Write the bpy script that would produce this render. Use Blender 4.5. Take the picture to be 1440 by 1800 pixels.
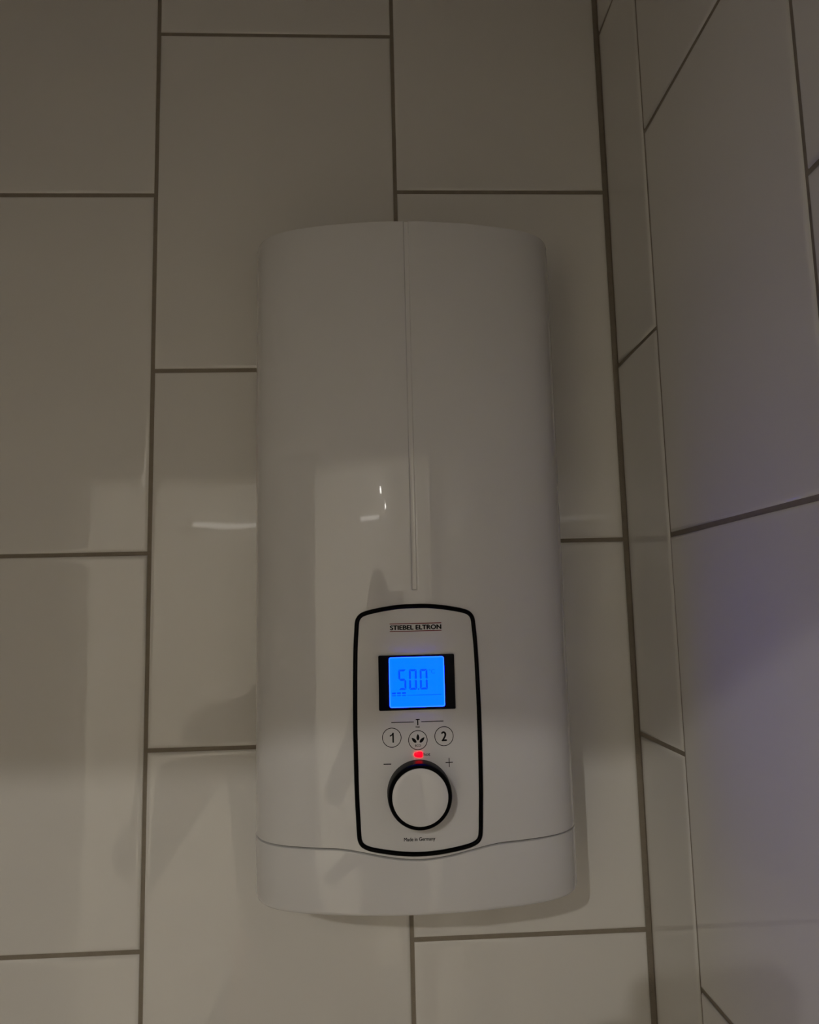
import bpy, bmesh, math, random
from mathutils import Vector, Matrix

random.seed(4)
SC = bpy.context.scene
COL = SC.collection
for o in list(bpy.data.objects):
    bpy.data.objects.remove(o)

# ------------------------------------------------------------------ camera, world, exposure
FLOOR, CEIL = -1.72, 0.78            # heights relative to the lens (lens at z = 0)
cam_d = bpy.data.cameras.new('camera')
cam_d.sensor_fit = 'HORIZONTAL'
cam_d.sensor_width = 36.0
cam_d.lens = 36.0 * 1344.24 / 1440.0
cam_d.clip_start = 0.02
cam_d.clip_end = 50
cam = bpy.data.objects.new('camera', cam_d)
COL.objects.link(cam)
CAM_ROT = (Matrix.Rotation(-0.0476, 3, 'Z') @ Matrix.Rotation(math.pi / 2 + 0.1255, 3, 'X') @ Matrix.Rotation(-0.0237, 3, 'Z'))
CAM_LOC = Vector((0.1794, -0.6177, 0.0))
cam.matrix_world = Matrix.Translation(CAM_LOC) @ CAM_ROT.to_4x4()
SC.camera = cam

world = bpy.data.worlds.new('world')
SC.world = world
world.use_nodes = True
world.node_tree.nodes['Background'].inputs[0].default_value = (0.02, 0.022, 0.03, 1)
world.node_tree.nodes['Background'].inputs[1].default_value = 0.3

SC.view_settings.view_transform = 'Standard'
SC.view_settings.look = 'None'
SC.view_settings.gamma = 1.0
SC.view_settings.use_curve_mapping = False
SC.view_settings.exposure = 0.0
SC.cycles.caustics_reflective = False
SC.cycles.caustics_refractive = False
SC.cycles.max_bounces = 7
SC.cycles.use_adaptive_sampling = True
SC.cycles.adaptive_threshold = 0.03
SC.cycles.sample_clamp_indirect = 6.0

LAMP_POS = Vector((-0.46, -2.0, 0.703))
LAMP_L = 1700.0                         # radiance of the bulb
LAMP_COL = (1.0, 0.965, 0.90)
FILL_POS = Vector((-1.5, -1.45, 0.776))    # added ceiling fill that raises the ambient light through the doorway
FILL_L = 420.0
FILL_COL = (1.0, 0.85, 0.635)



# ------------------------------------------------------------------ materials
def mat(name, col, rough=0.5, spec=0.5, metal=0.0, emis=None, estr=1.0, noise=0.0, nscale=20.0, bump=0.0, bscale=30.0, ior=1.5):
    m = bpy.data.materials.new(name)
    m.use_nodes = True
    nt = m.node_tree
    b = nt.nodes['Principled BSDF']
    b.inputs['Base Color'].default_value = (*col, 1)
    b.inputs['Roughness'].default_value = rough
    b.inputs['Metallic'].default_value = metal
    b.inputs['IOR'].default_value = ior
    b.inputs['Specular IOR Level'].default_value = spec
    if emis:
        b.inputs['Emission Color'].default_value = (*emis, 1)
        b.inputs['Emission Strength'].default_value = estr
    if noise or bump:
        tc = nt.nodes.new('ShaderNodeTexCoord')
    if noise:
        n = nt.nodes.new('ShaderNodeTexNoise')
        n.inputs['Scale'].default_value = nscale
        n.inputs['Detail'].default_value = 5
        nt.links.new(tc.outputs['Object'], n.inputs['Vector'])
        mx = nt.nodes.new('ShaderNodeMix')
        mx.data_type = 'RGBA'
        mx.inputs['A'].default_value = (*[c * (1 - noise) for c in col], 1)
        mx.inputs['B'].default_value = (*[min(1, c * (1 + noise)) for c in col], 1)
        nt.links.new(n.outputs['Fac'], mx.inputs['Factor'])
        nt.links.new(mx.outputs['Result'], b.inputs['Base Color'])
    if bump:
        n2 = nt.nodes.new('ShaderNodeTexNoise')
        n2.inputs['Scale'].default_value = bscale
        n2.inputs['Detail'].default_value = 2
        nt.links.new(tc.outputs['Object'], n2.inputs['Vector'])
        bp = nt.nodes.new('ShaderNodeBump')
        bp.inputs['Distance'].default_value = bump
        bp.inputs['Strength'].default_value = 1.0
        nt.links.new(n2.outputs['Fac'], bp.inputs['Height'])
        nt.links.new(bp.outputs['Normal'], b.inputs['Normal'])
    return m


M = {}
M['tile'] = mat('glazed tile', (0.86, 0.835, 0.785), rough=0.025, spec=0.42, noise=0.012, nscale=9, bump=0.00012, bscale=14)
M['grout'] = mat('grout', (0.29, 0.25, 0.195), rough=0.9, noise=0.14, nscale=160, bump=0.0003, bscale=900)
M['paint'] = mat('wall paint', (0.84, 0.82, 0.78), rough=0.75, noise=0.02, nscale=8, bump=0.0002, bscale=400)
M['paint_bounce'] = mat('pale blue bounce tint', (0.68, 0.78, 0.90), rough=0.75, noise=0.02, nscale=8)  # blue put into an unseen wall's colour to cool the bounced light
M['ceil'] = mat('ceiling paint', (0.88, 0.87, 0.85), rough=0.85, noise=0.02, nscale=8)
M['floor'] = mat('floor tile', (0.62, 0.60, 0.56), rough=0.3, noise=0.1, nscale=6)
M['joinery'] = mat('door lining lacquer', (0.80, 0.79, 0.76), rough=0.25)
M['shell'] = mat('white glossy plastic', (0.82, 0.81, 0.80), rough=0.02, noise=0.006, nscale=5)
M['shell_dull'] = mat('white satin plastic', (0.70, 0.69, 0.68), rough=0.4)
M['plate'] = mat('panel plastic', (0.80, 0.79, 0.78), rough=0.22, spec=0.35)
M['dark_gap'] = mat('dark inner chassis', (0.16, 0.15, 0.14), rough=0.7)
M['rubber'] = mat('black gloss rim', (0.0012, 0.0012, 0.0012), rough=0.25, spec=0.1)
M['knob_black'] = mat('black knob rubber', (0.0012, 0.0012, 0.0015), rough=0.4, spec=0.06)
M['glass_black'] = mat('black display glass', (0.0006, 0.0006, 0.003), rough=0.15, spec=0.06)
M['print'] = mat('black print', (0.008, 0.008, 0.009), rough=0.5, spec=0.1)
M['print_red'] = mat('dark red print', (0.22, 0.012, 0.018), rough=0.5, spec=0.2)
M['lcd'] = mat('lit blue lcd', (0, 0, 0.01), rough=0.3, spec=0.1, emis=(0.0, 0.012, 1.0), estr=18.0)
M['lcd_edge'] = mat('lit blue lcd rim', (0, 0, 0.01), rough=0.3, spec=0.1, emis=(0.0033, 0.0212, 1.0), estr=18.0)
M['lcd_dark'] = mat('lcd segment', (0, 0, 0.01), rough=0.3, spec=0.1, emis=(0.0, 0.075, 0.82), estr=1.0)
M['lcd_mid'] = mat('lcd fine segment', (0, 0, 0.01), rough=0.3, spec=0.1, emis=(0.0, 0.125, 0.92), estr=1.0)
M['led'] = mat('lit red lens', (0.05, 0, 0), rough=0.3, spec=0.2, emis=(1.0, 0.0006, 0.006), estr=4.5)
M['bulb'] = mat('lit bulb', (0.9, 0.9, 0.9), emis=LAMP_COL, estr=LAMP_L)
M['disc'] = mat('lit fill disc', (0.9, 0.9, 0.9), emis=FILL_COL, estr=FILL_L)
M['glint_bulb'] = mat('lit glint bulb', (0.9, 0.9, 0.9), emis=(1.0, 0.96, 0.9), estr=20.0)
M['streak_tube'] = mat('lit streak tube', (0.9, 0.9, 0.9), emis=(1.0, 0.95, 0.88), estr=2.8)
M['chrome'] = mat('brushed chrome', (0.9, 0.9, 0.88), rough=0.14, metal=1.0)
M['skin'] = mat('skin', (0.55, 0.32, 0.22), rough=0.5, noise=0.06, nscale=30)
M['shirt'] = mat('grey knit shirt', (0.24, 0.225, 0.21), rough=0.9, noise=0.1, nscale=120, bump=0.0008, bscale=400)
M['trousers'] = mat('dark denim', (0.04, 0.05, 0.08), rough=0.9, noise=0.15, nscale=200)
M['shoe'] = mat('shoe leather', (0.03, 0.025, 0.02), rough=0.5)
M['hair'] = mat('brown hair', (0.05, 0.03, 0.02), rough=0.6, bump=0.002, bscale=120)
M['phone'] = mat('dark phone body', (0.02, 0.02, 0.022), rough=0.25)
M['phone_glass'] = mat('phone glass', (0.01, 0.01, 0.012), rough=0.05)


# ------------------------------------------------------------------ object helpers
def link(name, me, m=None, parent=None, smooth=False):
    o = bpy.data.objects.new(name, me)
    COL.objects.link(o)
    if m is not None and not me.materials:
        me.materials.append(m)
    if parent is not None:
        o.parent = parent
    if smooth:
        me.polygons.foreach_set('use_smooth', [True] * len(me.polygons))
    return o


def pyd(verts, faces):
    me = bpy.data.meshes.new('mesh')
    me.from_pydata([tuple(v) for v in verts], [], faces)
    me.validate()
    me.update()
    return me


def tag(o, label=None, cat=None, group=None, kind=None):
    if label: o['label'] = label
    if cat: o['category'] = cat
    if group: o['group'] = group
    if kind: o['kind'] = kind
    return o


def empty(name, loc=(0, 0, 0)):
    e = bpy.data.objects.new(name, None)
    e.empty_display_size = 0.05
    e.location = loc
    COL.objects.link(e)
    return e


def box_data(x0, x1, y0, y1, z0, z1):
    v = [(x0, y0, z0), (x1, y0, z0), (x1, y1, z0), (x0, y1, z0), (x0, y0, z1), (x1, y0, z1), (x1, y1, z1), (x0, y1, z1)]
    f = [(0, 3, 2, 1), (4, 5, 6, 7), (0, 1, 5, 4), (1, 2, 6, 5), (2, 3, 7, 6), (3, 0, 4, 7)]
    return v, f


def boxes(name, lst, m, parent=None, bevel=0.0):
    bm = bmesh.new()
    for b in lst:
        v, f = box_data(*b)
        vs = [bm.verts.new(p) for p in v]
        for q in f: bm.faces.new([vs[i] for i in q])
    if bevel:
        bmesh.ops.bevel(bm, geom=bm.edges[:], offset=bevel, segments=2, affect='EDGES')
    me = bpy.data.meshes.new(name)
    bm.to_mesh(me)
    bm.free()
    return link(name, me, m, parent)


def lathe(profile, n=48, axis='y'):
    """profile: list of (r, h); closed at r = 0. Axis towards -y ('y') or +z ('z')."""
    v, f, rings = [], [], []
    for r, h in profile:
        ring = []
        if r < 1e-7:
            v.append((0, 0, h)); ring = [len(v) - 1]
        else:
            for i in range(n):
                a = 2 * math.pi * i / n
                v.append((r * math.cos(a), r * math.sin(a), h)); ring.append(len(v) - 1)
        rings.append(ring)
    for a, b in zip(rings, rings[1:]):
        for i in range(n):
            j = (i + 1) % n
            if len(a) == 1 and len(b) == 1: continue
            if len(a) == 1: f.append((a[0], b[i], b[j]))
            elif len(b) == 1: f.append((a[i], a[j], b[0]))
            else: f.append((a[i], a[j], b[j], b[i]))
    if axis == 'y':
        v = [(x, -h, y) for x, y, h in v]
    return v, f


def tube(pts, r, n=12):
    """round bar along a polyline"""
    v, f = [], []
    pts = [Vector(p) for p in pts]
    for k, p in enumerate(pts):
        t = (pts[min(k + 1, len(pts) - 1)] - pts[max(k - 1, 0)]).normalized()
        a = t.orthogonal().normalized()
        b = t.cross(a)
        for i in range(n):
            an = 2 * math.pi * i / n
            v.append(p + a * r * math.cos(an) + b * r * math.sin(an))
    for k in range(len(pts) - 1):
        for i in range(n):
            j = (i + 1) % n
            f.append((k * n + i, k * n + j, (k + 1) * n + j, (k + 1) * n + i))
    f.append(tuple(range(n - 1, -1, -1)))
    f.append(tuple((len(pts) - 1) * n + i for i in range(n)))
    return v, f


# ------------------------------------------------------------------ the small tiled room
XR, XL, YD0, YD1 = 0.3872, -0.60, -0.84, -0.92      # right wall, left wall, door wall (both faces)
DOOR_X0, DOOR_X1, DOOR_H = -0.382, 0.335, 0.2584
BX0, BX1, BY = -1.9, 1.15, -3.0                       # the room beyond the door
G = 0.0015                                            # half a grout joint
tile_cache = {}


def tile_mesh(w, h):
    """glazed tile lying in its own plane: x = width, y = height, z = towards the room, face at z = 0"""
    key = (round(w, 4), round(h, 4))
    if key in tile_cache: return tile_cache[key]
    rings = [(0.0, -0.006), (0.0, -0.0016), (0.0005, -0.0008), (0.0013, -0.0003), (0.0026, -0.00008), (0.0042, 0.0), (0.008, 0.0)]
    v, f = [], []
    for ins, d in rings:
        v += [(ins, ins, d), (w - ins, ins, d), (w - ins, h - ins, d), (ins, h - ins, d)]
    for k in range(len(rings) - 1):
        for i in range(4):
            j = (i + 1) % 4
            f.append((k * 4 + i, k * 4 + j, k * 4 + 4 + j, k * 4 + 4 + i))
    k = (len(rings) - 1) * 4
    f.append((k, k + 1, k + 2, k + 3))
    me = pyd(v, f)
    me.materials.append(M['tile'])
    me.polygons.foreach_set('use_smooth', [True] * len(me.polygons))
    tile_cache[key] = me
    return me


def tile_wall(parent, cols, frame):
    """cols: list of (c0, c1, joints); frame(c, z) -> matrix for a tile whose lower corner is (c, z)"""
    for c0, c1, js in cols:
        js = sorted(js)
        for z0, z1 in zip(js, js[1:]):
            z0c, z1c = max(z0 + G, FLOOR + 0.002), min(z1 - G, CEIL - 0.002)
            if z1c - z0c < 0.012: continue
            o = link('tile', tile_mesh(c1 - c0 - 2 * G, z1c - z0c), None, parent)
            mw = frame(c0 + G, c1 - G, z0c)
            jit = Matrix.Rotation(random.uniform(-0.0011, 0.0011), 4, 'X') @ Matrix.Rotation(random.uniform(-0.0011, 0.0011), 4, 'Y')
            o.matrix_world = mw @ jit


def joints(known):
    """extend the measured joint heights up and down by the tile pitch"""
    P = 0.3035
    js = sorted(known)
    while js[0] > FLOOR - 0.05: js.insert(0, js[0] - P)
    while js[-1] < CEIL + 0.05: js.append(js[-1] + P)
    return js


jA = joints([0.353, 0.0485, -0.2506])
jB = joints([0.5026, 0.1991, -0.1044])
jC = joints([0.3563, 0.0522, -0.2506])
jR1 = joints([0.5049, 0.1992, -0.103])
jR2 = joints([0.3519, 0.0472, -0.2518])
jR3 = joints([0.5030, 0.2007, -0.1020])

BED = 0.0014                                           # depth of the joints below the tile faces
wall_back = tag(boxes('wall_back', [(XL - 0.1, XR + 0.12, BED, 0.12, FLOOR, CEIL)], M['grout']), kind='structure')
tag(wall_back, 'back wall of cream glazed upright tiles with brown grout behind the heater', 'wall')
tile_wall(wall_back, [(-0.5985, -0.406, jA), (-0.406, -0.203, jB), (-0.203, 0.0, jA), (0.0, 0.203, jB), (0.203, XR - 0.0012, jC)],
          lambda c0, c1, z: Matrix(((1, 0, 0, c0), (0, 0, -1, 0), (0, 1, 0, z), (0, 0, 0, 1))))

wall_right = tag(boxes('wall_right', [(XR + BED, XR + 0.12, YD0, BED, FLOOR, CEIL)], M['grout']), kind='structure')
tag(wall_right, 'right side wall of cream glazed tiles meeting the heater wall in a corner', 'wall')
# columns run from the corner (y = 0) towards the viewer; tile x axis = -y
tile_wall(wall_right, [(0.0012, 0.0901, jR1), (0.0901, 0.2856, jR2), (0.2856, 0.4886, jR3), (0.4886, 0.6916, jR2), (0.6916, -YD0, jR3)],
          lambda c0, c1, z: Matrix(((0, 0, -1, XR), (-1, 0, 0, -c0), (0, 1, 0, z), (0, 0, 0, 1))))

wall_left = tag(boxes('wall_left', [(XL - 0.10, XL - BED, YD0, BED, FLOOR, CEIL)], M['grout']), kind='structure')
tag(wall_left, 'left side wall of cream glazed tiles outside the picture', 'wall')
tile_wall(wall_left, [(0.0012, 0.15, jB), (0.15, 0.353, jA), (0.353, 0.556, jB), (0.556, -YD0, jA)],
          lambda c0, c1, z: Matrix(((0, 0, 1, XL), (1, 0, 0, -c1), (0, 1, 0, z), (0, 0, 0, 1))))

wall_front = boxes('wall_front', [(BX0, DOOR_X0 - 0.02, YD1, YD0, FLOOR, CEIL), (DOOR_X1 + 0.02, BX1, YD1, YD0, FLOOR, CEIL),
                                  (DOOR_X0 - 0.02, DOOR_X1 + 0.02, YD1, YD0, DOOR_H + 0.02, CEIL)], M['paint'])
tag(wall_front, 'painted wall with the doorway behind the viewer', 'wall', kind='structure')
door_1 = boxes('door_1', [(DOOR_X0 - 0.02, DOOR_X0, YD1, YD0 + 0.004, FLOOR, DOOR_H), (DOOR_X1, DOOR_X1 + 0.02, YD1, YD0 + 0.004, FLOOR, DOOR_H),
                          (DOOR_X0 - 0.02, DOOR_X1 + 0.02, YD1, YD0 + 0.004, DOOR_H, DOOR_H + 0.02)], M['joinery'])
tag(door_1, 'white lacquered lining of the open doorway behind the viewer', 'door frame', kind='structure')
tag(boxes('floor', [(BX0 - 0.1, BX1 + 0.1, BY - 0.1, 0.12, FLOOR - 0.1, FLOOR)], M['floor']), 'grey tiled floor of both rooms', 'floor', kind='structure')
tag(boxes('ceiling', [(BX0 - 0.1, BX1 + 0.1, BY - 0.1, 0.12, CEIL, CEIL + 0.1)], M['ceil']), 'white painted ceiling of both rooms', 'ceiling', kind='structure')
tag(boxes('wall_far', [(BX0 - 0.1, BX1 + 0.1, BY - 0.1, BY, FLOOR, CEIL)], M['paint']), 'far painted wall of the room beyond the door', 'wall', kind='structure')
tag(boxes('wall_far_left', [(BX0 - 0.1, BX0, BY, YD0, FLOOR, CEIL)], M['paint_bounce']), 'left wall of the room beyond the door, tinted blue for cool bounce light', 'wall', kind='structure')
tag(boxes('wall_far_right', [(BX1, BX1 + 0.1, BY, YD0, FLOOR, CEIL)], M['paint']), 'right painted wall of the room beyond the door', 'wall', kind='structure')

# ------------------------------------------------------------------ the water heater
XC = 0.206
Z_TOP, Z_BOT = 0.2745, -0.1945
ctrl = [(0.0, .1043), (.02, .1036), (.04, .1013), (.06, .0975), (.076, .0935), (.090, .0882), (.1015, .0805), (.109, .069), (.1130, .055), (.1148, .040), (.1150, .025), (.1150, .008), (.1150, -.009)]
full = [(-x, d) for x, d in reversed(ctrl[1:])] + ctrl


def bspline(pts, per=6):
    out = []
    for i in range(1, len(pts) - 2):
        p = pts[i - 1:i + 3]
        for k in range(per):
            t = k / per
            w = ((1 - t) ** 3 / 6, (3 * t ** 3 - 6 * t * t + 4) / 6, (-3 * t ** 3 + 3 * t * t + 3 * t + 1) / 6, t ** 3 / 6)
            out.append((sum(a * q[0] for a, q in zip(w, p)), sum(a * q[1] for a, q in zip(w, p))))
    return out


PROF = bspline(full)
PROF = [(x, d) for x, d in PROF if d > 0.0005]
_front = sorted([(x, d) for x, d in PROF if d > 0.03])


def depth(u):
    u = max(_front[0][0], min(_front[-1][0], u))
    for (x0, d0), (x1, d1) in zip(_front, _front[1:]):
        if x0 <= u <= x1:
            return d0 + (d1 - d0) * (u - x0) / max(1e-9, x1 - x0)
    return _front[-1][1]


def S(u, v, off=0.0):
    """point on the heater's bowed front: u = across, v = height, off = proud of the cover"""
    return Vector((XC + u, -(depth(u) + off), v))


def lerp_tab(tab, x):
    for (x0, y0), (x1, y1) in zip(tab, tab[1:]):
        if x0 <= x <= x1:
            t = (x - x0) / (x1 - x0)
            t = t * t * (3 - 2 * t) if False else t
            return y0 + (y1 - y0) * t
    return tab[-1][1]


def seam(u):
    a = abs(u)
    t = min(1.0, a / 0.056)
    return -0.1533 - 0.0069 * (0.5 + 0.5 * math.cos(math.pi * t)) ** 0.85


# profile with extra columns for the shallow groove in the middle of the cover
GW = [(-0.0020, 0), (-0.0017, 0.0003), (-0.0014, 0.0012), (0.0, 0.0014), (0.0014, 0.0012), (0.0017, 0.0003), (0.0020, 0)]
prof = [(x, d, 0.0) for x, d in PROF if abs(x) > 0.003 and d >= 0.013]
prof += [(x, depth(x), g) for x, g in GW]
prof = [p for p in prof if p[1] > 0.0]
left = sorted([p for p in prof if p[0] < 0 and p[1] <= 0.03], key=lambda p: p[1])
mid = sorted([p for p in prof if p[1] > 0.03], key=lambda p: p[0])
right = sorted([p for p in prof if p[0] > 0 and p[1] <= 0.03], key=lambda p: -p[1])
prof = left + mid + right
prof[0] = (prof[0][0], 0.0135, 0.0)
prof[-1] = (prof[-1][0], 0.0135, 0.0)
NP = len(prof)


def pnorm(i):
    a, b = prof[max(0, i - 1)], prof[min(NP - 1, i + 1)]
    tx, ty = b[0] - a[0], b[1] - a[1]
    L = math.hypot(tx, ty)
    return (-ty / L, tx / L)            # outward, (x, depth)


def prow(zf, inset, groove):
    row = []
    for i, (x, d, g) in enumerate(prof):
        n = pnorm(i)
        dd = d - (g if groove else 0.0) - n[1] * inset
        row.append(Vector((XC + x - n[0] * inset, -dd, zf(x))))
    return row


def loft(rows, cap_top=False, cap_bot=False):
    v, f = [], []
    for r in rows: v += r
    for k in range(len(rows) - 1):
        for i in range(NP - 1):
            f.append((k * NP + i, k * NP + i + 1, (k + 1) * NP + i + 1, (k + 1) * NP + i))
    if cap_top: f.append(tuple((len(rows) - 1) * NP + i for i in range(NP)))
    if cap_bot: f.append(tuple(reversed(range(NP))))
    return v, f


heater = empty('water_heater', (XC, 0, Z_BOT))
tag(heater, 'white wall-mounted instantaneous water heater with lit blue display, hanging on cream tiles', 'water heater')


def hpart(name, vf, m, parent=None, smooth=True, sharp=None):
    me = pyd(*vf)
    o = link(name, me, m, parent or heater, smooth)
    o.matrix_parent_inverse = Matrix.Translation(-Vector((XC, 0, Z_BOT)))
    if sharp is not None:
        me.set_sharp_from_angle(angle=math.radians(sharp))
    return o


GAP = 0.00045
G_END = 0.0122
cover_rows = [prow(lambda x: seam(x) + GAP, 0.004, False), prow(lambda x: seam(x) + GAP, 0.0007, False), prow(lambda x: seam(x) + GAP + 0.0003, 0.00015, False),
              prow(lambda x: seam(x) + GAP + 0.0009, 0, False), prow(lambda x: seam(x) * 0.5, 0, False), prow(lambda x: G_END - 0.0006, 0, False),
              prow(lambda x: G_END, 0, False), prow(lambda x: G_END + 0.0006, 0, True), prow(lambda x: 0.1, 0, True), prow(lambda x: Z_TOP - 0.0022, 0, True), prow(lambda x: Z_TOP - 0.0007, 0.0005, True),
              prow(lambda x: Z_TOP, 0.0022, True)]
cover = hpart('cover', loft(cover_rows, cap_top=True), M['shell'], sharp=35)
low_rows = [prow(lambda x: Z_BOT, 0.0035, False), prow(lambda x: Z_BOT + 0.0006, 0.0013, False), prow(lambda x: Z_BOT + 0.0015, 0.0004, False), prow(lambda x: Z_BOT + 0.003, 0, False),
            prow(lambda x: seam(x) - GAP - 0.0009, 0, False), prow(lambda x: seam(x) - GAP - 0.0003, 0.00015, False), prow(lambda x: seam(x) - GAP, 0.0007, False), prow(lambda x: seam(x) - GAP, 0.004, False)]
hpart('lower_cap', loft(low_rows, cap_bot=True), M['shell'], sharp=35)
ch = [prow(lambda x: Z_BOT + 0.004, 0.003, False), prow(lambda x: Z_TOP - 0.004, 0.003, False)]
hpart('chassis', loft(ch), M['dark_gap'])
# back plate: thin tray standing a little proud of the sides
w = 0.1162
bp = boxes('back_plate', [(XC - w, XC + w, -0.0125, -0.0002, Z_BOT + 0.002, Z_TOP - 0.004)], M['shell_dull'], heater, bevel=0.0016)
bp.matrix_parent_inverse = Matrix.Translation(-Vector((XC, 0, Z_BOT)))

# ------------------------------------------------------------------ control panel
half = [(0, 3.0), (10, 2.75), (20, 1.6), (28, 0.2), (33, -1.0), (36.6, -2.5), (39.0, -4.9), (40.2, -8), (40.7, -13), (41.5, -25), (42.0, -41), (42.4, -66), (42.4, -86), (42.0, -117), (41.4, -133), (40.9, -144), (40.2, -148.4), (38.4, -151.3), (35, -153.3), (30, -154.7), (20, -156.3), (10, -157.4), (0, -157.8)]
half = [(a / 1000, b / 1000) for a, b in half]
outline = half + [(-a, b) for a, b in reversed(half[1:-1])]          # clockwise from the top


def catmull(pts, per=5):
    out, n = [], len(pts)
    for i in range(n):
        p0, p1, p2, p3 = (pts[(i + k - 1) % n] for k in range(4))
        for k in range(per):
            t = k / per
            out.append(tuple(0.5 * (2 * b + (c - a) * t + (2 * a - 5 * b + 4 * c - d) * t * t + (3 * b - a - 3 * c + d) * t ** 3) for a, b, c, d in zip(p0, p1, p2, p3)))
    return out


OUT = catmull(outline)


def inset_pt(i, s):
    n = len(OUT)
    a, b = OUT[i - 1], OUT[(i + 1) % n]
    tx, ty = b[0] - a[0], b[1] - a[1]
    L = math.hypot(tx, ty)
    return (OUT[i][0] + ty / L * s, OUT[i][1] - tx / L * s)        # clockwise outline: inward is to the right


def sweep(sect, close=True):
    v, f, n = [], [], len(OUT)
    for s, h in sect:
        v += [S(*inset_pt(i, s), h) for i in range(n)]
    for k in range(len(sect) - 1):
        for i in range(n):
            j = (i + 1) % n
            f.append((k * n + i, k * n + j, k * n + n + j, k * n + n + i))
    return v, f


panel = hpart('control_panel', ([], []), M['plate'])
# plate: vertical strips so that it follows the bow of the cover
us = [i / 40 * 2 - 1 for i in range(41)]
us = [0.0405 * (abs(t) ** 0.8) * (1 if t >= 0 else -1) for t in us]


def vrange(u):
    ys = []
    n = len(OUT)
    for i in range(n):
        a, b = inset_cache[i], inset_cache[(i + 1) % n]
        if (a[0] - u) * (b[0] - u) <= 0 and a[0] != b[0]:
            ys.append(a[1] + (b[1] - a[1]) * (u - a[0]) / (b[0] - a[0]))
    return (min(ys), max(ys)) if ys else (-0.07, -0.07)


inset_cache = [inset_pt(i, 0.0014) for i in range(len(OUT))]
pv, pf = [], []
for u in us:
    lo, hi = vrange(u)
    pv += [S(u, lo, 0.0006), S(u, hi, 0.0006)]
for i in range(len(us) - 1):
    pf.append((2 * i, 2 * i + 2, 2 * i + 3, 2 * i + 1))
me = pyd(pv, pf)
me.materials.append(M['plate'])
me.polygons.foreach_set('use_smooth', [True] * len(me.polygons))
panel.data = me
ring = hpart('panel_rim', sweep([(-0.0001, -0.0004), (0.0001, 0.0009), (0.0007, 0.0018), (0.0015, 0.0021), (0.0023, 0.0018), (0.0029, 0.0010), (0.0031, 0.0)]), M['rubber'], panel, sharp=60)
ring['label'] = 'black rounded rim around the panel'


def fixp(o, parent):
    o.parent = parent
    o.matrix_parent_inverse = Matrix.Translation(-Vector((XC, 0, Z_BOT))) if parent is heater else Matrix.Identity(4)
    return o


ring.matrix_parent_inverse = Matrix.Identity(4)


def hsub(name, vf, m, parent, smooth=False, sharp=None):
    o = hpart(name, vf, m, parent, smooth, sharp)
    o.matrix_parent_inverse = Matrix.Identity(4)
    return o


PL = 0.0006                                            # height of the plate above the cover
DC = PL + 0.00012                                      # height of printed marks


def strip(u0, u1, v0, v1, off=DC, n=12):
    v, f = [], []
    for i in range(n + 1):
        u = u0 + (u1 - u0) * i / n
        v += [S(u, v0, off), S(u, v1, off)]
    for i in range(n): f.append((2 * i, 2 * i + 2, 2 * i + 3, 2 * i + 1))
    return v, f


def slab(u0, u1, v0, v1, o0, o1, r=0.0006, n=4):
    """rounded rectangular block standing on the panel"""
    pts = []
    for cu, cv, a0 in ((u1 - r, v1 - r, 0), (u0 + r, v1 - r, 90), (u0 + r, v0 + r, 180), (u1 - r, v0 + r, 270)):
        for k in range(n + 1):
            a = math.radians(a0 + 90 * k / n)
            pts.append((cu + r * math.cos(a), cv + r * math.sin(a)))
    base = depth((u0 + u1) / 2)
    v = [Vector((XC + u, -(base + o), vv)) for o in (o0, o1) for u, vv in pts]
    m_ = len(pts)
    f = [tuple(range(m_, 2 * m_))]
    for i in range(m_):
        j = (i + 1) % m_
        f.append((i, j, m_ + j, m_ + i))
    return v, f


def poly_prism(pts, o0, o1, flat=None):
    base = flat if flat is not None else None
    v = []
    for o in (o0, o1):
        for u, vv in pts:
            v.append(Vector((XC + u, -((base if base is not None else depth(u)) + o), vv)))
    m_ = len(pts)
    f = [tuple(range(m_, 2 * m_))]
    for i in range(m_):
        j = (i + 1) % m_
        f.append((i, j, m_ + j, m_ + i))
    return v, f


def annulus(cu, cv, r0, r1, off=DC, n=48):
    v, f = [], []
    for i in range(n):
        a = 2 * math.pi * i / n
        v += [S(cu + r0 * math.cos(a), cv + r0 * math.sin(a), off), S(cu + r1 * math.cos(a), cv + r1 * math.sin(a), off)]
    for i in range(n):
        j = (i + 1) % n
        f.append((2 * i, 2 * i + 1, 2 * j + 1, 2 * j))
    return v, f


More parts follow.
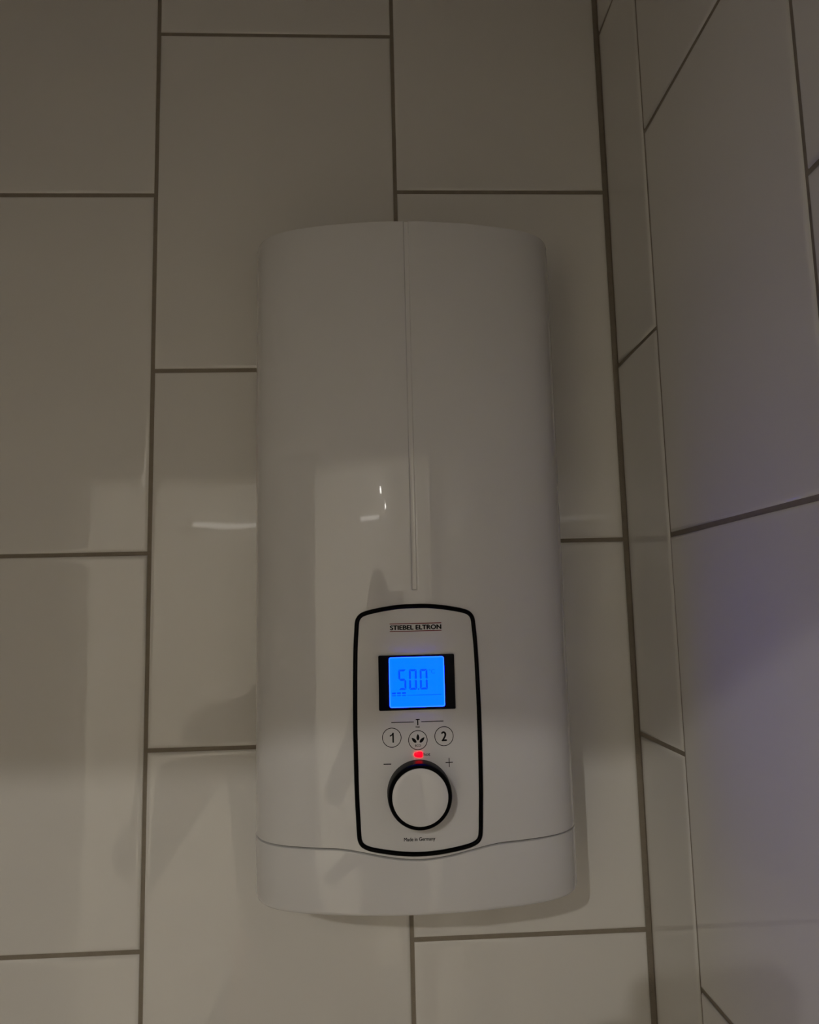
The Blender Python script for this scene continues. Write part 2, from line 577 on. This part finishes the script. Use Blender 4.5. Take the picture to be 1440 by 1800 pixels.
def text_vf(txt, u0, u1, v0, v1, bold=0.0, off=DC, flat=None, space=1.0):
    """built-in lettering, filled, fitted to the box and laid on the panel; bold = extra stroke width"""
    cu = bpy.data.curves.new('lettering', 'FONT')
    cu.body = txt
    cu.size = 1.0
    cu.resolution_u = 4
    cu.space_character = space
    ob = bpy.data.objects.new('lettering', cu)
    COL.objects.link(ob)
    dg = bpy.context.evaluated_depsgraph_get()
    tm = bpy.data.meshes.new_from_object(ob.evaluated_get(dg))
    vs = [v.co.copy() for v in tm.vertices]
    fs = [tuple(p.vertices) for p in tm.polygons]
    bpy.data.objects.remove(ob)
    bpy.data.curves.remove(cu)
    bpy.data.meshes.remove(tm)
    x0, x1 = min(v.x for v in vs), max(v.x for v in vs)
    y0, y1 = min(v.y for v in vs), max(v.y for v in vs)
    h = bold / 2
    shifts = [(0, 0)] if not bold else [(-h, 0), (h, 0), (0, -h * .7), (0, h * .7), (0, 0)]
    out, faces = [], []
    for k, (du, dv) in enumerate(shifts):
        s0 = len(out)
        for v in vs:
            u = u0 + h + (u1 - u0 - bold) * (v.x - x0) / (x1 - x0) + du
            w_ = v0 + h * .7 + (v1 - v0 - bold * .7) * (v.y - y0) / (y1 - y0) + dv
            o_ = off + k * 0.000004
            out.append(S(u, w_, o_) if flat is None else Vector((XC + u, -(flat + o_), w_)))
        faces += [tuple(i + s0 for i in q) for q in fs]
    return out, faces


mm = 0.001
# maker's name between two red lines
hsub('maker_name', text_vf('STIEBEL ELTRON', -17.0 * mm, 17.3 * mm, -14.05 * mm, -10.85 * mm, bold=0.42 * mm), M['print'], panel)
hsub('red_line', strip(-17.1 * mm, 17.3 * mm, -10.2 * mm, -9.65 * mm), M['print_red'], panel)
hsub('red_line', strip(-17.1 * mm, 17.3 * mm, -15.15 * mm, -14.65 * mm), M['print_red'], panel)
# T max lines
hsub('printed_line', strip(-17.3 * mm, -2.6 * mm, -73.95 * mm, -73.45 * mm), M['print'], panel)
hsub('printed_line', strip(2.2 * mm, 16.9 * mm, -73.95 * mm, -73.45 * mm), M['print'], panel)
hsub('printed_letter', text_vf('T', -1.35 * mm, 1.3 * mm, -75.8 * mm, -71.8 * mm, bold=0.35 * mm), M['print'], panel)
hsub('printed_word', text_vf('max', -1.5 * mm, 1.3 * mm, -77.5 * mm, -76.4 * mm, bold=0.08 * mm), M['print'], panel)
hsub('printed_word', text_vf('hot', 3.2 * mm, 7.6 * mm, -95.5 * mm, -93.3 * mm, bold=0.08 * mm), M['print'], panel)
hsub('printed_word', text_vf('Made in Germany', -10.7 * mm, 9.5 * mm, -148.9 * mm, -145.9 * mm, bold=0.14 * mm), M['print'], panel)
hsub('minus_mark', strip(-22.9 * mm, -17.9 * mm, -100.25 * mm, -99.7 * mm), M['print'], panel)
pv1, pf1 = strip(17.5 * mm, 22.3 * mm, -100.4 * mm, -99.9 * mm, n=6)
pv2, pf2 = strip(19.65 * mm, 20.15 * mm, -103.0 * mm, -97.3 * mm, off=DC + 0.00003, n=2)
hsub('plus_mark', (pv1 + pv2, pf1 + [tuple(i + len(pv1) for i in q) for q in pf2]), M['print'], panel)

# display: black glass with the lit lcd
disp = hpart('display', slab(-25.1 * mm, 25.1 * mm, -66.0 * mm, -30.45 * mm, -0.002, PL + 0.0004, r=0.0008), M['glass_black'], sharp=40, smooth=True)
disp['label'] = 'black display window with a lit blue screen'
D0 = depth(0)
scr = hsub('lcd_screen', slab(-18.2 * mm, 18.2 * mm, -64.2 * mm, -31.75 * mm, PL, PL + 0.0009, r=0.0014), M['lcd'], disp)
scr['label'] = 'lit blue lcd screen'
# brighter light along the screen border
bv, bf = [], []
for ins in (0.0, 0.00055):
    v_, f_ = slab(-18.2 * mm + ins, 18.2 * mm - ins, -64.2 * mm + ins, -31.75 * mm - ins, 0, PL + 0.00095, r=0.0014 - ins)
    bv.append(v_[len(v_) // 2:])
nb = len(bv[0])
hsub('lcd_border', (bv[0] + bv[1], [(i, (i + 1) % nb, nb + (i + 1) % nb, nb + i) for i in range(nb)]), M['lcd_edge'], disp)
LO = PL + 0.00105


def flat_poly(polys, off=LO):
    v, f = [], []
    for p in polys:
        s = len(v)
        v += [Vector((XC + u * mm, -(D0 + off), z * mm)) for u, z in p]
        f.append(tuple(range(s, s + len(p))))
    return v, f


def rect(u0, u1, z0, z1): return [(u0, z0), (u1, z0), (u1, z1), (u0, z1)]


def digit(u0, segs):
    wd, t, zt, zb, g = 5.1, 1.45, -39.75, -52.9, 0.22
    zm = (zt + zb) / 2
    u1 = u0 + wd
    h = t / 2
    P = {'a': [(u0 + g, zt), (u1 - g, zt), (u1 - t, zt - t * .85), (u0 + t, zt - t * .85)],
         'd': [(u0 + g, zb), (u0 + t, zb + t * .85), (u1 - t, zb + t * .85), (u1 - g, zb)],
         'f': [(u0, zt - g), (u0 + t * .85, zt - t), (u0 + t * .85, zm + h), (u0 + t * .4, zm + g), (u0, zm + h)],
         'b': [(u1, zt - g), (u1, zm + h), (u1 - t * .4, zm + g), (u1 - t * .85, zm + h), (u1 - t * .85, zt - t)],
         'e': [(u0, zb + g), (u0, zm - h), (u0 + t * .4, zm - g), (u0 + t * .85, zm - h), (u0 + t * .85, zb + t)],
         'c': [(u1, zb + g), (u1 - t * .85, zb + t), (u1 - t * .85, zm - h), (u1 - t * .4, zm - g), (u1, zm - h)],
         'g': [(u0 + g + t * .3, zm), (u0 + t, zm + h), (u1 - t, zm + h), (u1 - g - t * .3, zm), (u1 - t, zm - h), (u0 + t, zm - h)]}
    return [P[s] for s in segs]


hsub('digit', flat_poly(digit(-12.1, 'afgcd')), M['lcd_dark'], disp)
hsub('digit', flat_poly(digit(-5.1, 'abcdef')), M['lcd_dark'], disp)
hsub('digit', flat_poly(digit(2.0, 'abcdef')), M['lcd_dark'], disp)
hsub('decimal_point', flat_poly([rect(0.55, 1.45, -53.0, -52.1)]), M['lcd_dark'], disp)
hsub('unit_mark', text_vf('°C', 8.0 * mm, 12.0 * mm, -42.9 * mm, -39.9 * mm, off=LO, flat=D0), M['lcd_mid'], disp)
for k in range(3):
    u0 = -16.5 + 3.3 * k
    hsub('level_bar', flat_poly([rect(u0, u0 + 2.5, -55.5, -54.4), rect(u0, u0 + 2.5, -56.7, -56.15)]), M['lcd_dark' if k < 3 else 'lcd_mid'], disp)
hsub('level_line', flat_poly([rect(-6.3, 15.8, -56.65, -56.25)]), M['lcd_mid'], disp)


# round touch buttons
def button(cu, cv, mark, label):
    n = 40
    v = [S(cu, cv, PL + 0.00008)]
    for i in range(n):
        a = 2 * math.pi * i / n
        v.append(S(cu + 6.1 * mm * math.cos(a), cv + 6.1 * mm * math.sin(a), PL + 0.00006))
    o = hpart('button', (v, [(0, 1 + i, 1 + (i + 1) % n) for i in range(n)]), M['plate'], smooth=True)
    o['label'] = label
    hsub('button_outline', annulus(cu, cv, 5.85 * mm, 6.3 * mm), M['print'], o)
    if mark == '1':
        pts = [(0.35, -3.2), (1.35, -3.2), (1.35, 3.15), (0.55, 3.15), (0.2, 2.45), (-0.35, 1.9), (-1.25, 1.5), (-1.25, 0.6), (-0.4, 0.9), (0.35, 1.4)]
        hsub('numeral', ([S(cu + a * mm, cv + b * mm, DC) for a, b in pts], [tuple(range(len(pts)))]), M['print'], o)
    elif mark == '2':
        dx = (1.38 if mark == '1' else 1.85) * mm
        hsub('numeral', text_vf(mark, cu - dx, cu + dx, cv - 3.2 * mm, cv + 3.15 * mm, bold=0.5 * mm), M['print'], o)
    return o


button(-17.2 * mm, -83.3 * mm, '1', 'round button printed with a black 1')
button(17.0 * mm, -83.4 * mm, '2', 'round button printed with a black 2')
eco = button(-0.2 * mm, -85.3 * mm, 'e', 'round button printed with three leaves')


def leaf(bu, bv_, tu, tv, wd):
    pts = []
    L = math.hypot(tu - bu, tv - bv_)
    ax, ay = (tu - bu) / L, (tv - bv_) / L
    for side in (1, -1):
        rng = range(0, 11) if side == 1 else range(9, 0, -1)
        for k in rng:
            t = k / 10
            ww = wd * (math.sin(math.pi * t ** 0.8)) ** 0.75 if 0 < t < 1 else 0
            pts.append((bu + ax * L * t + ay * ww * side, bv_ + ay * L * t - ax * ww * side))
    return [S(u * mm, v * mm, DC + 0.00002) for u, v in pts]


for b in ((-0.2, -85.5, -0.15, -81.4, 0.95), (-1.3, -86.9, -4.2, -83.7, 0.98), (0.95, -86.9, 4.05, -83.6, 0.98)):
    v = leaf(*b)
    hsub('leaf_mark', (v, [tuple(range(len(v)))]), M['print'], eco)
hsub('button_word', text_vf('ECO', -2.05 * mm, 1.7 * mm, -89.5 * mm, -88.0 * mm, bold=0.1 * mm), M['print'], eco)

# red lamp
lp = [(-2.7, -93.3), (-2.9, -94.4), (-2.7, -95.5), (-1.2, -96.0), (1.2, -96.35), (2.2, -96.1), (2.7, -95.4), (2.75, -94.3), (2.6, -93.2), (1.9, -92.6), (0.4, -92.5), (-1.5, -92.9)]
lv = [S(u * mm, v * mm, PL) for u, v in lp] + [S(u * mm, v * mm, PL + 0.0006) for u, v in lp] + [S((u * .7) * mm, (-94.4 + (v + 94.4) * .7) * mm, PL + 0.0010) for u, v in lp]
nl = len(lp)
lf = [(k * nl + i, k * nl + (i + 1) % nl, (k + 1) * nl + (i + 1) % nl, (k + 1) * nl + i) for k in (0, 1) for i in range(nl)] + [tuple(2 * nl + i for i in range(nl))]
led = hpart('indicator_lamp', (lv, lf), M['led'], smooth=True)
led['label'] = 'glowing red hot-water indicator'

# temperature knob
KU, KV, KH = -0.2 * mm, -118.3 * mm, 13.0 * mm
kb = S(KU, KV, PL)
kv, kf = lathe([(20.7 * mm, -0.001), (20.7 * mm, 0.0006), (20.6 * mm, KH * 0.55), (20.35 * mm, KH * 0.86), (20.1 * mm, KH * 0.95), (19.6 * mm, KH), (17.95 * mm, KH + 0.0001), (17.7 * mm, KH - 0.0006), (0, KH - 0.0006)], 72)
knob = hpart('knob', ([kb + Vector(p) for p in kv], kf), M['knob_black'], sharp=40)
knob['label'] = 'round black-sided temperature knob'
kv, kf = lathe([(17.75 * mm, KH - 0.0008), (17.7 * mm, KH + 0.0002), (17.4 * mm, KH + 0.0004), (14 * mm, KH + 0.00062), (8 * mm, KH + 0.0009), (3 * mm, KH + 0.001), (0, KH + 0.001)], 72)
kf_o = hsub('knob_face', ([kb + Vector(p) for p in kv], kf), M['shell'], knob, smooth=True, sharp=40)
kf_o['label'] = 'glossy white knob face'

# ------------------------------------------------------------------ lamp in the room beyond the door
lamp = empty('ceiling_lamp', (LAMP_POS.x, LAMP_POS.y, CEIL))
tag(lamp, 'small bare-bulb ceiling lamp in the room behind the viewer', 'lamp')
zl = LAMP_POS.z - CEIL
v, f = lathe([(0, zl - 0.016), (0.0061, zl - 0.0148), (0.0113, zl - 0.0113), (0.0148, zl - 0.0061), (0.016, zl), (0.0148, zl + 0.0061), (0.0113, zl + 0.0113), (0.0065, zl + 0.0146), (0, zl + 0.015)], 24, 'z')
link('bulb', pyd(v, f), M['bulb'], lamp, True)
v, f = lathe([(0, zl + 0.0135), (0.010, zl + 0.0135), (0.011, -0.02), (0.045, -0.014), (0.055, -0.008), (0.055, -0.0005), (0, -0.0005)], 32, 'z')
link('lamp_base', pyd(v, f), M['joinery'], lamp, True)

fill = empty('fill_light', (FILL_POS.x, FILL_POS.y, CEIL))  # unseen fill, put in to brighten the further room
tag(fill, 'added fill light, a round ceiling disc in the room behind the viewer', 'lamp')
v, f = lathe([(0, -0.004), (0.05, -0.004), (0.09, -0.004), (0.09, -0.0035), (0, -0.0035)], 40, 'z')
link('fill_disc', pyd(v, f), M['disc'], fill)
v, f = lathe([(0.091, -0.001), (0.091, -0.006), (0.097, -0.009), (0.105, -0.006), (0.108, -0.001)], 40, 'z')
link('trim_ring', pyd(v, f), M['joinery'], fill, True)

# glowing bar and two small bulbs, added only for a reflected streak and glints
bar = empty('streak_bar', (-0.47, BY, 0.41))
tag(bar, 'glowing bar added on the far wall behind the viewer to make a reflected streak', 'lamp')
v, f = tube([(-0.2, 0.05, 0), (-0.07, 0.05, 0), (0.07, 0.05, 0), (0.2, 0.05, 0)], 0.011, 16)
link('streak_tube', pyd(v, f), M['streak_tube'], bar, True)
for x in (-0.205, 0.205):
    v, f = tube([(x, 0.001, 0), (x, 0.066, 0)], 0.014, 12)
    link('end_holder', pyd(v, f), M['chrome'], bar, True)

fit = empty('glint_lamp', (-0.205, BY, 0.495))  # invented fitting that gives the pair of bright reflected spots
tag(fit, 'two small bulbs added on the far wall behind the viewer to make reflected glints', 'lamp')
v, f = tube([(-0.075, 0.012, 0.07), (0.0, 0.012, 0.0), (0.075, 0.012, -0.07)], 0.011, 12)
link('arm', pyd(v, f), M['joinery'], fit, True)
for x, z, r in ((-0.045, 0.038, 0.017), (0.045, -0.038, 0.013)):
    v, f = lathe([(0, -r)] + [(r * math.sin(math.pi * k / 8), -r * math.cos(math.pi * k / 8)) for k in range(1, 8)] + [(0, r)], 16, 'z')
    link('bulb', pyd([(p[0] + x, p[1] + 0.035, p[2] + z) for p in v], f), M['glint_bulb'], fit, True)

# ------------------------------------------------------------------ the person taking the picture
PX, PY = 0.03, -1.02


def skin_mesh(nodes, edges, root, subdiv=1):
    """nodes: {name: ((x, y, z), rx, ry)}"""
    names = list(nodes)
    me = bpy.data.meshes.new('skeleton')
    me.from_pydata([nodes[n][0] for n in names], [(names.index(a), names.index(b)) for a, b in edges], [])
    o = bpy.data.objects.new('skeleton', me)
    COL.objects.link(o)
    o.modifiers.new('skin', 'SKIN')
    sv = me.skin_vertices[0].data
    for i, n in enumerate(names):
        r = nodes[n][1:]
        sv[i].radius = (r[0], r[1] if len(r) > 1 else r[0])
        sv[i].use_root = (n == root)
    sd = o.modifiers.new('sub', 'SUBSURF')
    sd.levels = sd.render_levels = subdiv
    dg = bpy.context.evaluated_depsgraph_get()
    out = bpy.data.meshes.new_from_object(o.evaluated_get(dg))
    bpy.data.objects.remove(o)
    return out


def P(x, y, z): return (PX + x, PY + y, z)


def Q(x, y, z): return (0.012 + x, -1.02 + y, z + 0.065)      # the hand that meets the phone


joints_body = {
    'pelvis': (P(0, 0, -.78), .15, .11), 'waist': (P(0, 0, -.58), .135, .10), 'chest': (P(0, 0, -.36), .165, .115), 'upper': (P(0, -.01, -.23), .13, .085),
    'neck': (P(0, .01, -.155), .055, .055), 'skull': (P(0, .04, -.095), .065, .07),
    'sh_l': (P(-.185, -.005, -.245), .062, .062), 'el_l': (P(-.335, .075, -.50), .043, .043), 'wr_l': (Q(-.01, .335, -.185), .027, .024), 'pm_l': (Q(.052, .372, -.14), .034, .016),
    'sh_r': (P(.185, -.005, -.245), .062, .062), 'el_r': (P(.235, -.03, -.54), .043, .043), 'wr_r': (P(.235, .04, -.79), .028, .024), 'pm_r': (P(.23, .06, -.87), .02, .04),
    'hip_l': (P(-.09, 0, -.86), .085, .09), 'kn_l': (P(-.10, .02, -1.27), .055, .06), 'an_l': (P(-.10, -.01, -1.63), .038, .042), 'to_l': (P(-.105, .15, -1.685), .04, .03),
    'hip_r': (P(.09, 0, -.86), .085, .09), 'kn_r': (P(.10, .02, -1.27), .055, .06), 'an_r': (P(.10, -.01, -1.63), .038, .042), 'to_r': (P(.105, .15, -1.685), .04, .03)}
bones = [('pelvis', 'waist'), ('waist', 'chest'), ('chest', 'upper'), ('upper', 'neck'), ('neck', 'skull'),
         ('upper', 'sh_l'), ('sh_l', 'el_l'), ('el_l', 'wr_l'), ('wr_l', 'pm_l'), ('upper', 'sh_r'), ('sh_r', 'el_r'), ('el_r', 'wr_r'), ('wr_r', 'pm_r'),
         ('pelvis', 'hip_l'), ('hip_l', 'kn_l'), ('kn_l', 'an_l'), ('an_l', 'to_l'), ('pelvis', 'hip_r'), ('hip_r', 'kn_r'), ('kn_r', 'an_r'), ('an_r', 'to_r')]
parts = [skin_mesh(joints_body, bones, 'pelvis')]


def finger(pts, r0):
    nd = {str(i): (p, r0 * (1 - 0.12 * i)) for i, p in enumerate(pts)}
    return skin_mesh(nd, [(str(i), str(i + 1)) for i in range(len(pts) - 1)], '0')


# left hand closes on the lower left edge of the phone, right hand hangs relaxed
for k in range(4):
    z = -.085 - .021 * k
    parts.append(finger([Q(.045, .372, z - .03), Q(.072, .402, z), Q(.10, .421, z + .004), Q(.125, .421, z + .004)], .0092 - .0006 * k))
parts.append(finger([Q(.05, .362, -.155), Q(.085, .353, -.12), Q(.108, .359, -.09), Q(.118, .366, -.07)], .0105))
for k in range(4):
    y = .095 - .022 * k
    L = (.075, .085, .08, .062)[k]
    parts.append(finger([P(.228, y - .005, -.90), P(.222, y, -.935), P(.212, y, -.935 - L * .55), P(.2, y - .002, -.935 - L)], .0088))
parts.append(finger([P(.222, .09, -.85), P(.205, .112, -.89), P(.2, .118, -.925)], .0105))
# head with a face
bm = bmesh.new()
bmesh.ops.create_uvsphere(bm, u_segments=28, v_segments=20, radius=1.0)
for v in bm.verts:
    x, y, z = v.co
    w_ = 1 - .22 * max(0, -z) ** 1.3
    nx, ny, nz = x * .076 * w_, y * (.098 if y < 0 else .092) * (1 - .1 * max(0, -z)), z * .122
    if y > .6:
        ny += .026 * math.exp(-((x / .16) ** 2)) * math.exp(-((z + .12) / .22) ** 2)          # nose
        ny += .008 * math.exp(-((x / .4) ** 2)) * math.exp(-((z + .48) / .1) ** 2)            # lips
        for s in (-1, 1): ny -= .009 * math.exp(-(((x - s * .38) / .17) ** 2)) * math.exp(-((z - .1) / .12) ** 2)   # eye sockets
    if abs(x) > .9: nx += .012 * (1 if x > 0 else -1) * math.exp(-((z + .05) / .22) ** 2) * math.exp(-((y + .05) / .3) ** 2)   # ears
    v.co = Vector(P(nx, .06 + ny, -.06 + nz))
hm = bpy.data.meshes.new('head')
bm.to_mesh(hm)
bm.free()
parts.append(hm)
bm = bmesh.new()
for p in parts: bm.from_mesh(p)
bme = bpy.data.meshes.new('body')
bm.to_mesh(bme)
bm.free()
person = empty('person', (PX, PY, FLOOR))
tag(person, 'person in a grey shirt in the doorway holding up a phone, behind the viewer', 'person')


def pchild(name, me, m):
    me.materials.clear()
    o = link(name, me, m, person, True)
    o.matrix_parent_inverse = Matrix.Translation(-Vector((PX, PY, FLOOR)))
    return o


pchild('body', bme, M['skin'])


def grow(names, add, extra=None, cut=None):
    nd = {n: (joints_body[n][0], joints_body[n][1] + add, joints_body[n][2] + add) for n in names}
    if extra: nd.update(extra)
    return nd


mid_l = tuple(a * .55 + b * .45 for a, b in zip(joints_body['el_l'][0], joints_body['wr_l'][0]))
mid_r = tuple(a * .55 + b * .45 for a, b in zip(joints_body['el_r'][0], joints_body['wr_r'][0]))
sh = grow(['pelvis', 'waist', 'chest', 'upper', 'sh_l', 'el_l', 'sh_r', 'el_r'], .012, {'cl': (mid_l, .046, .046), 'cr': (mid_r, .046, .046), 'collar': (P(0, 0, -.175), .068, .068)})
pchild('shirt', skin_mesh(sh, [('pelvis', 'waist'), ('waist', 'chest'), ('chest', 'upper'), ('upper', 'collar'), ('upper', 'sh_l'), ('sh_l', 'el_l'), ('el_l', 'cl'), ('upper', 'sh_r'), ('sh_r', 'el_r'), ('el_r', 'cr')], 'pelvis'), M['shirt'])
tr = grow(['pelvis', 'hip_l', 'kn_l', 'hip_r', 'kn_r'], .014, {'an_l': (P(-.10, -.01, -1.60), .058, .062), 'an_r': (P(.10, -.01, -1.60), .058, .062)})
pchild('trousers', skin_mesh(tr, [('pelvis', 'hip_l'), ('hip_l', 'kn_l'), ('kn_l', 'an_l'), ('pelvis', 'hip_r'), ('hip_r', 'kn_r'), ('kn_r', 'an_r')], 'pelvis'), M['trousers'])
for s in (-1, 1):
    sv = {'h': (P(s * .10, -.035, -1.672), .045, .044), 'm': (P(s * .103, .06, -1.676), .048, .042), 't': (P(s * .107, .17, -1.684), .046, .034)}
    pchild('shoe', skin_mesh(sv, [('h', 'm'), ('m', 't')], 'h'), M['shoe'])
bm = bmesh.new()
bmesh.ops.create_uvsphere(bm, u_segments=28, v_segments=18, radius=1.0)
for v in list(bm.verts):
    x, y, z = v.co
    if z < -.35 or (y > .35 and z < .55): bm.verts.remove(v)
for v in bm.verts:
    x, y, z = v.co
    v.co = Vector(P(x * .085, .058 + y * .105, -.053 + z * .128))
hme = bpy.data.meshes.new('hair')
bm.to_mesh(hme)
bm.free()
pchild('hair', hme, M['hair'])

# the phone, its lens at the picture's viewpoint
PH = Matrix.Translation(CAM_LOC) @ CAM_ROT.to_4x4()
phone = empty('phone', PH @ Vector((-.026, -.043, .008)))
tag(phone, 'dark phone held upright in the left hand of the person in the doorway', 'phone')


def phone_part(name, me, m, smooth=False):
    me.transform(PH)
    o = link(name, me, m, phone, smooth)
    o.matrix_parent_inverse = Matrix.Translation(-(PH @ Vector((-.026, -.043, .008))))
    return o


def rbox(x0, x1, y0, y1, z0, z1, r, be):
    pts = []
    for cx, cy, a0 in ((x1 - r, y1 - r, 0), (x0 + r, y1 - r, 90), (x0 + r, y0 + r, 180), (x1 - r, y0 + r, 270)):
        for k in range(7):
            a = math.radians(a0 + 15 * k)
            pts.append((cx, cy, r, a))
    v, f = [], []
    lv = [(be, z0), (0, z0 + be), (0, z1 - be), (be, z1)]
    for i_, z in lv: v += [(cx + (r_ - i_) * math.cos(a), cy + (r_ - i_) * math.sin(a), z) for cx, cy, r_, a in pts]
    n = len(pts)
    for k in range(3):
        for i in range(n): f.append((k * n + i, k * n + (i + 1) % n, k * n + n + (i + 1) % n, k * n + n + i))
    f.append(tuple(reversed(range(n))))
    f.append(tuple(3 * n + i for i in range(n)))
    return pyd(v, f)


phone_part('case', rbox(-.068, .012, -.134, .024, .004, .0122, .011, .0012), M['phone'])
phone_part('screen', rbox(-.066, .010, -.132, .022, .0121, .0126, .010, .0002), M['phone_glass'])
phone_part('camera_bump', rbox(-.022, .009, -.024, .020, .0024, .0042, .008, .0006), M['phone_glass'])
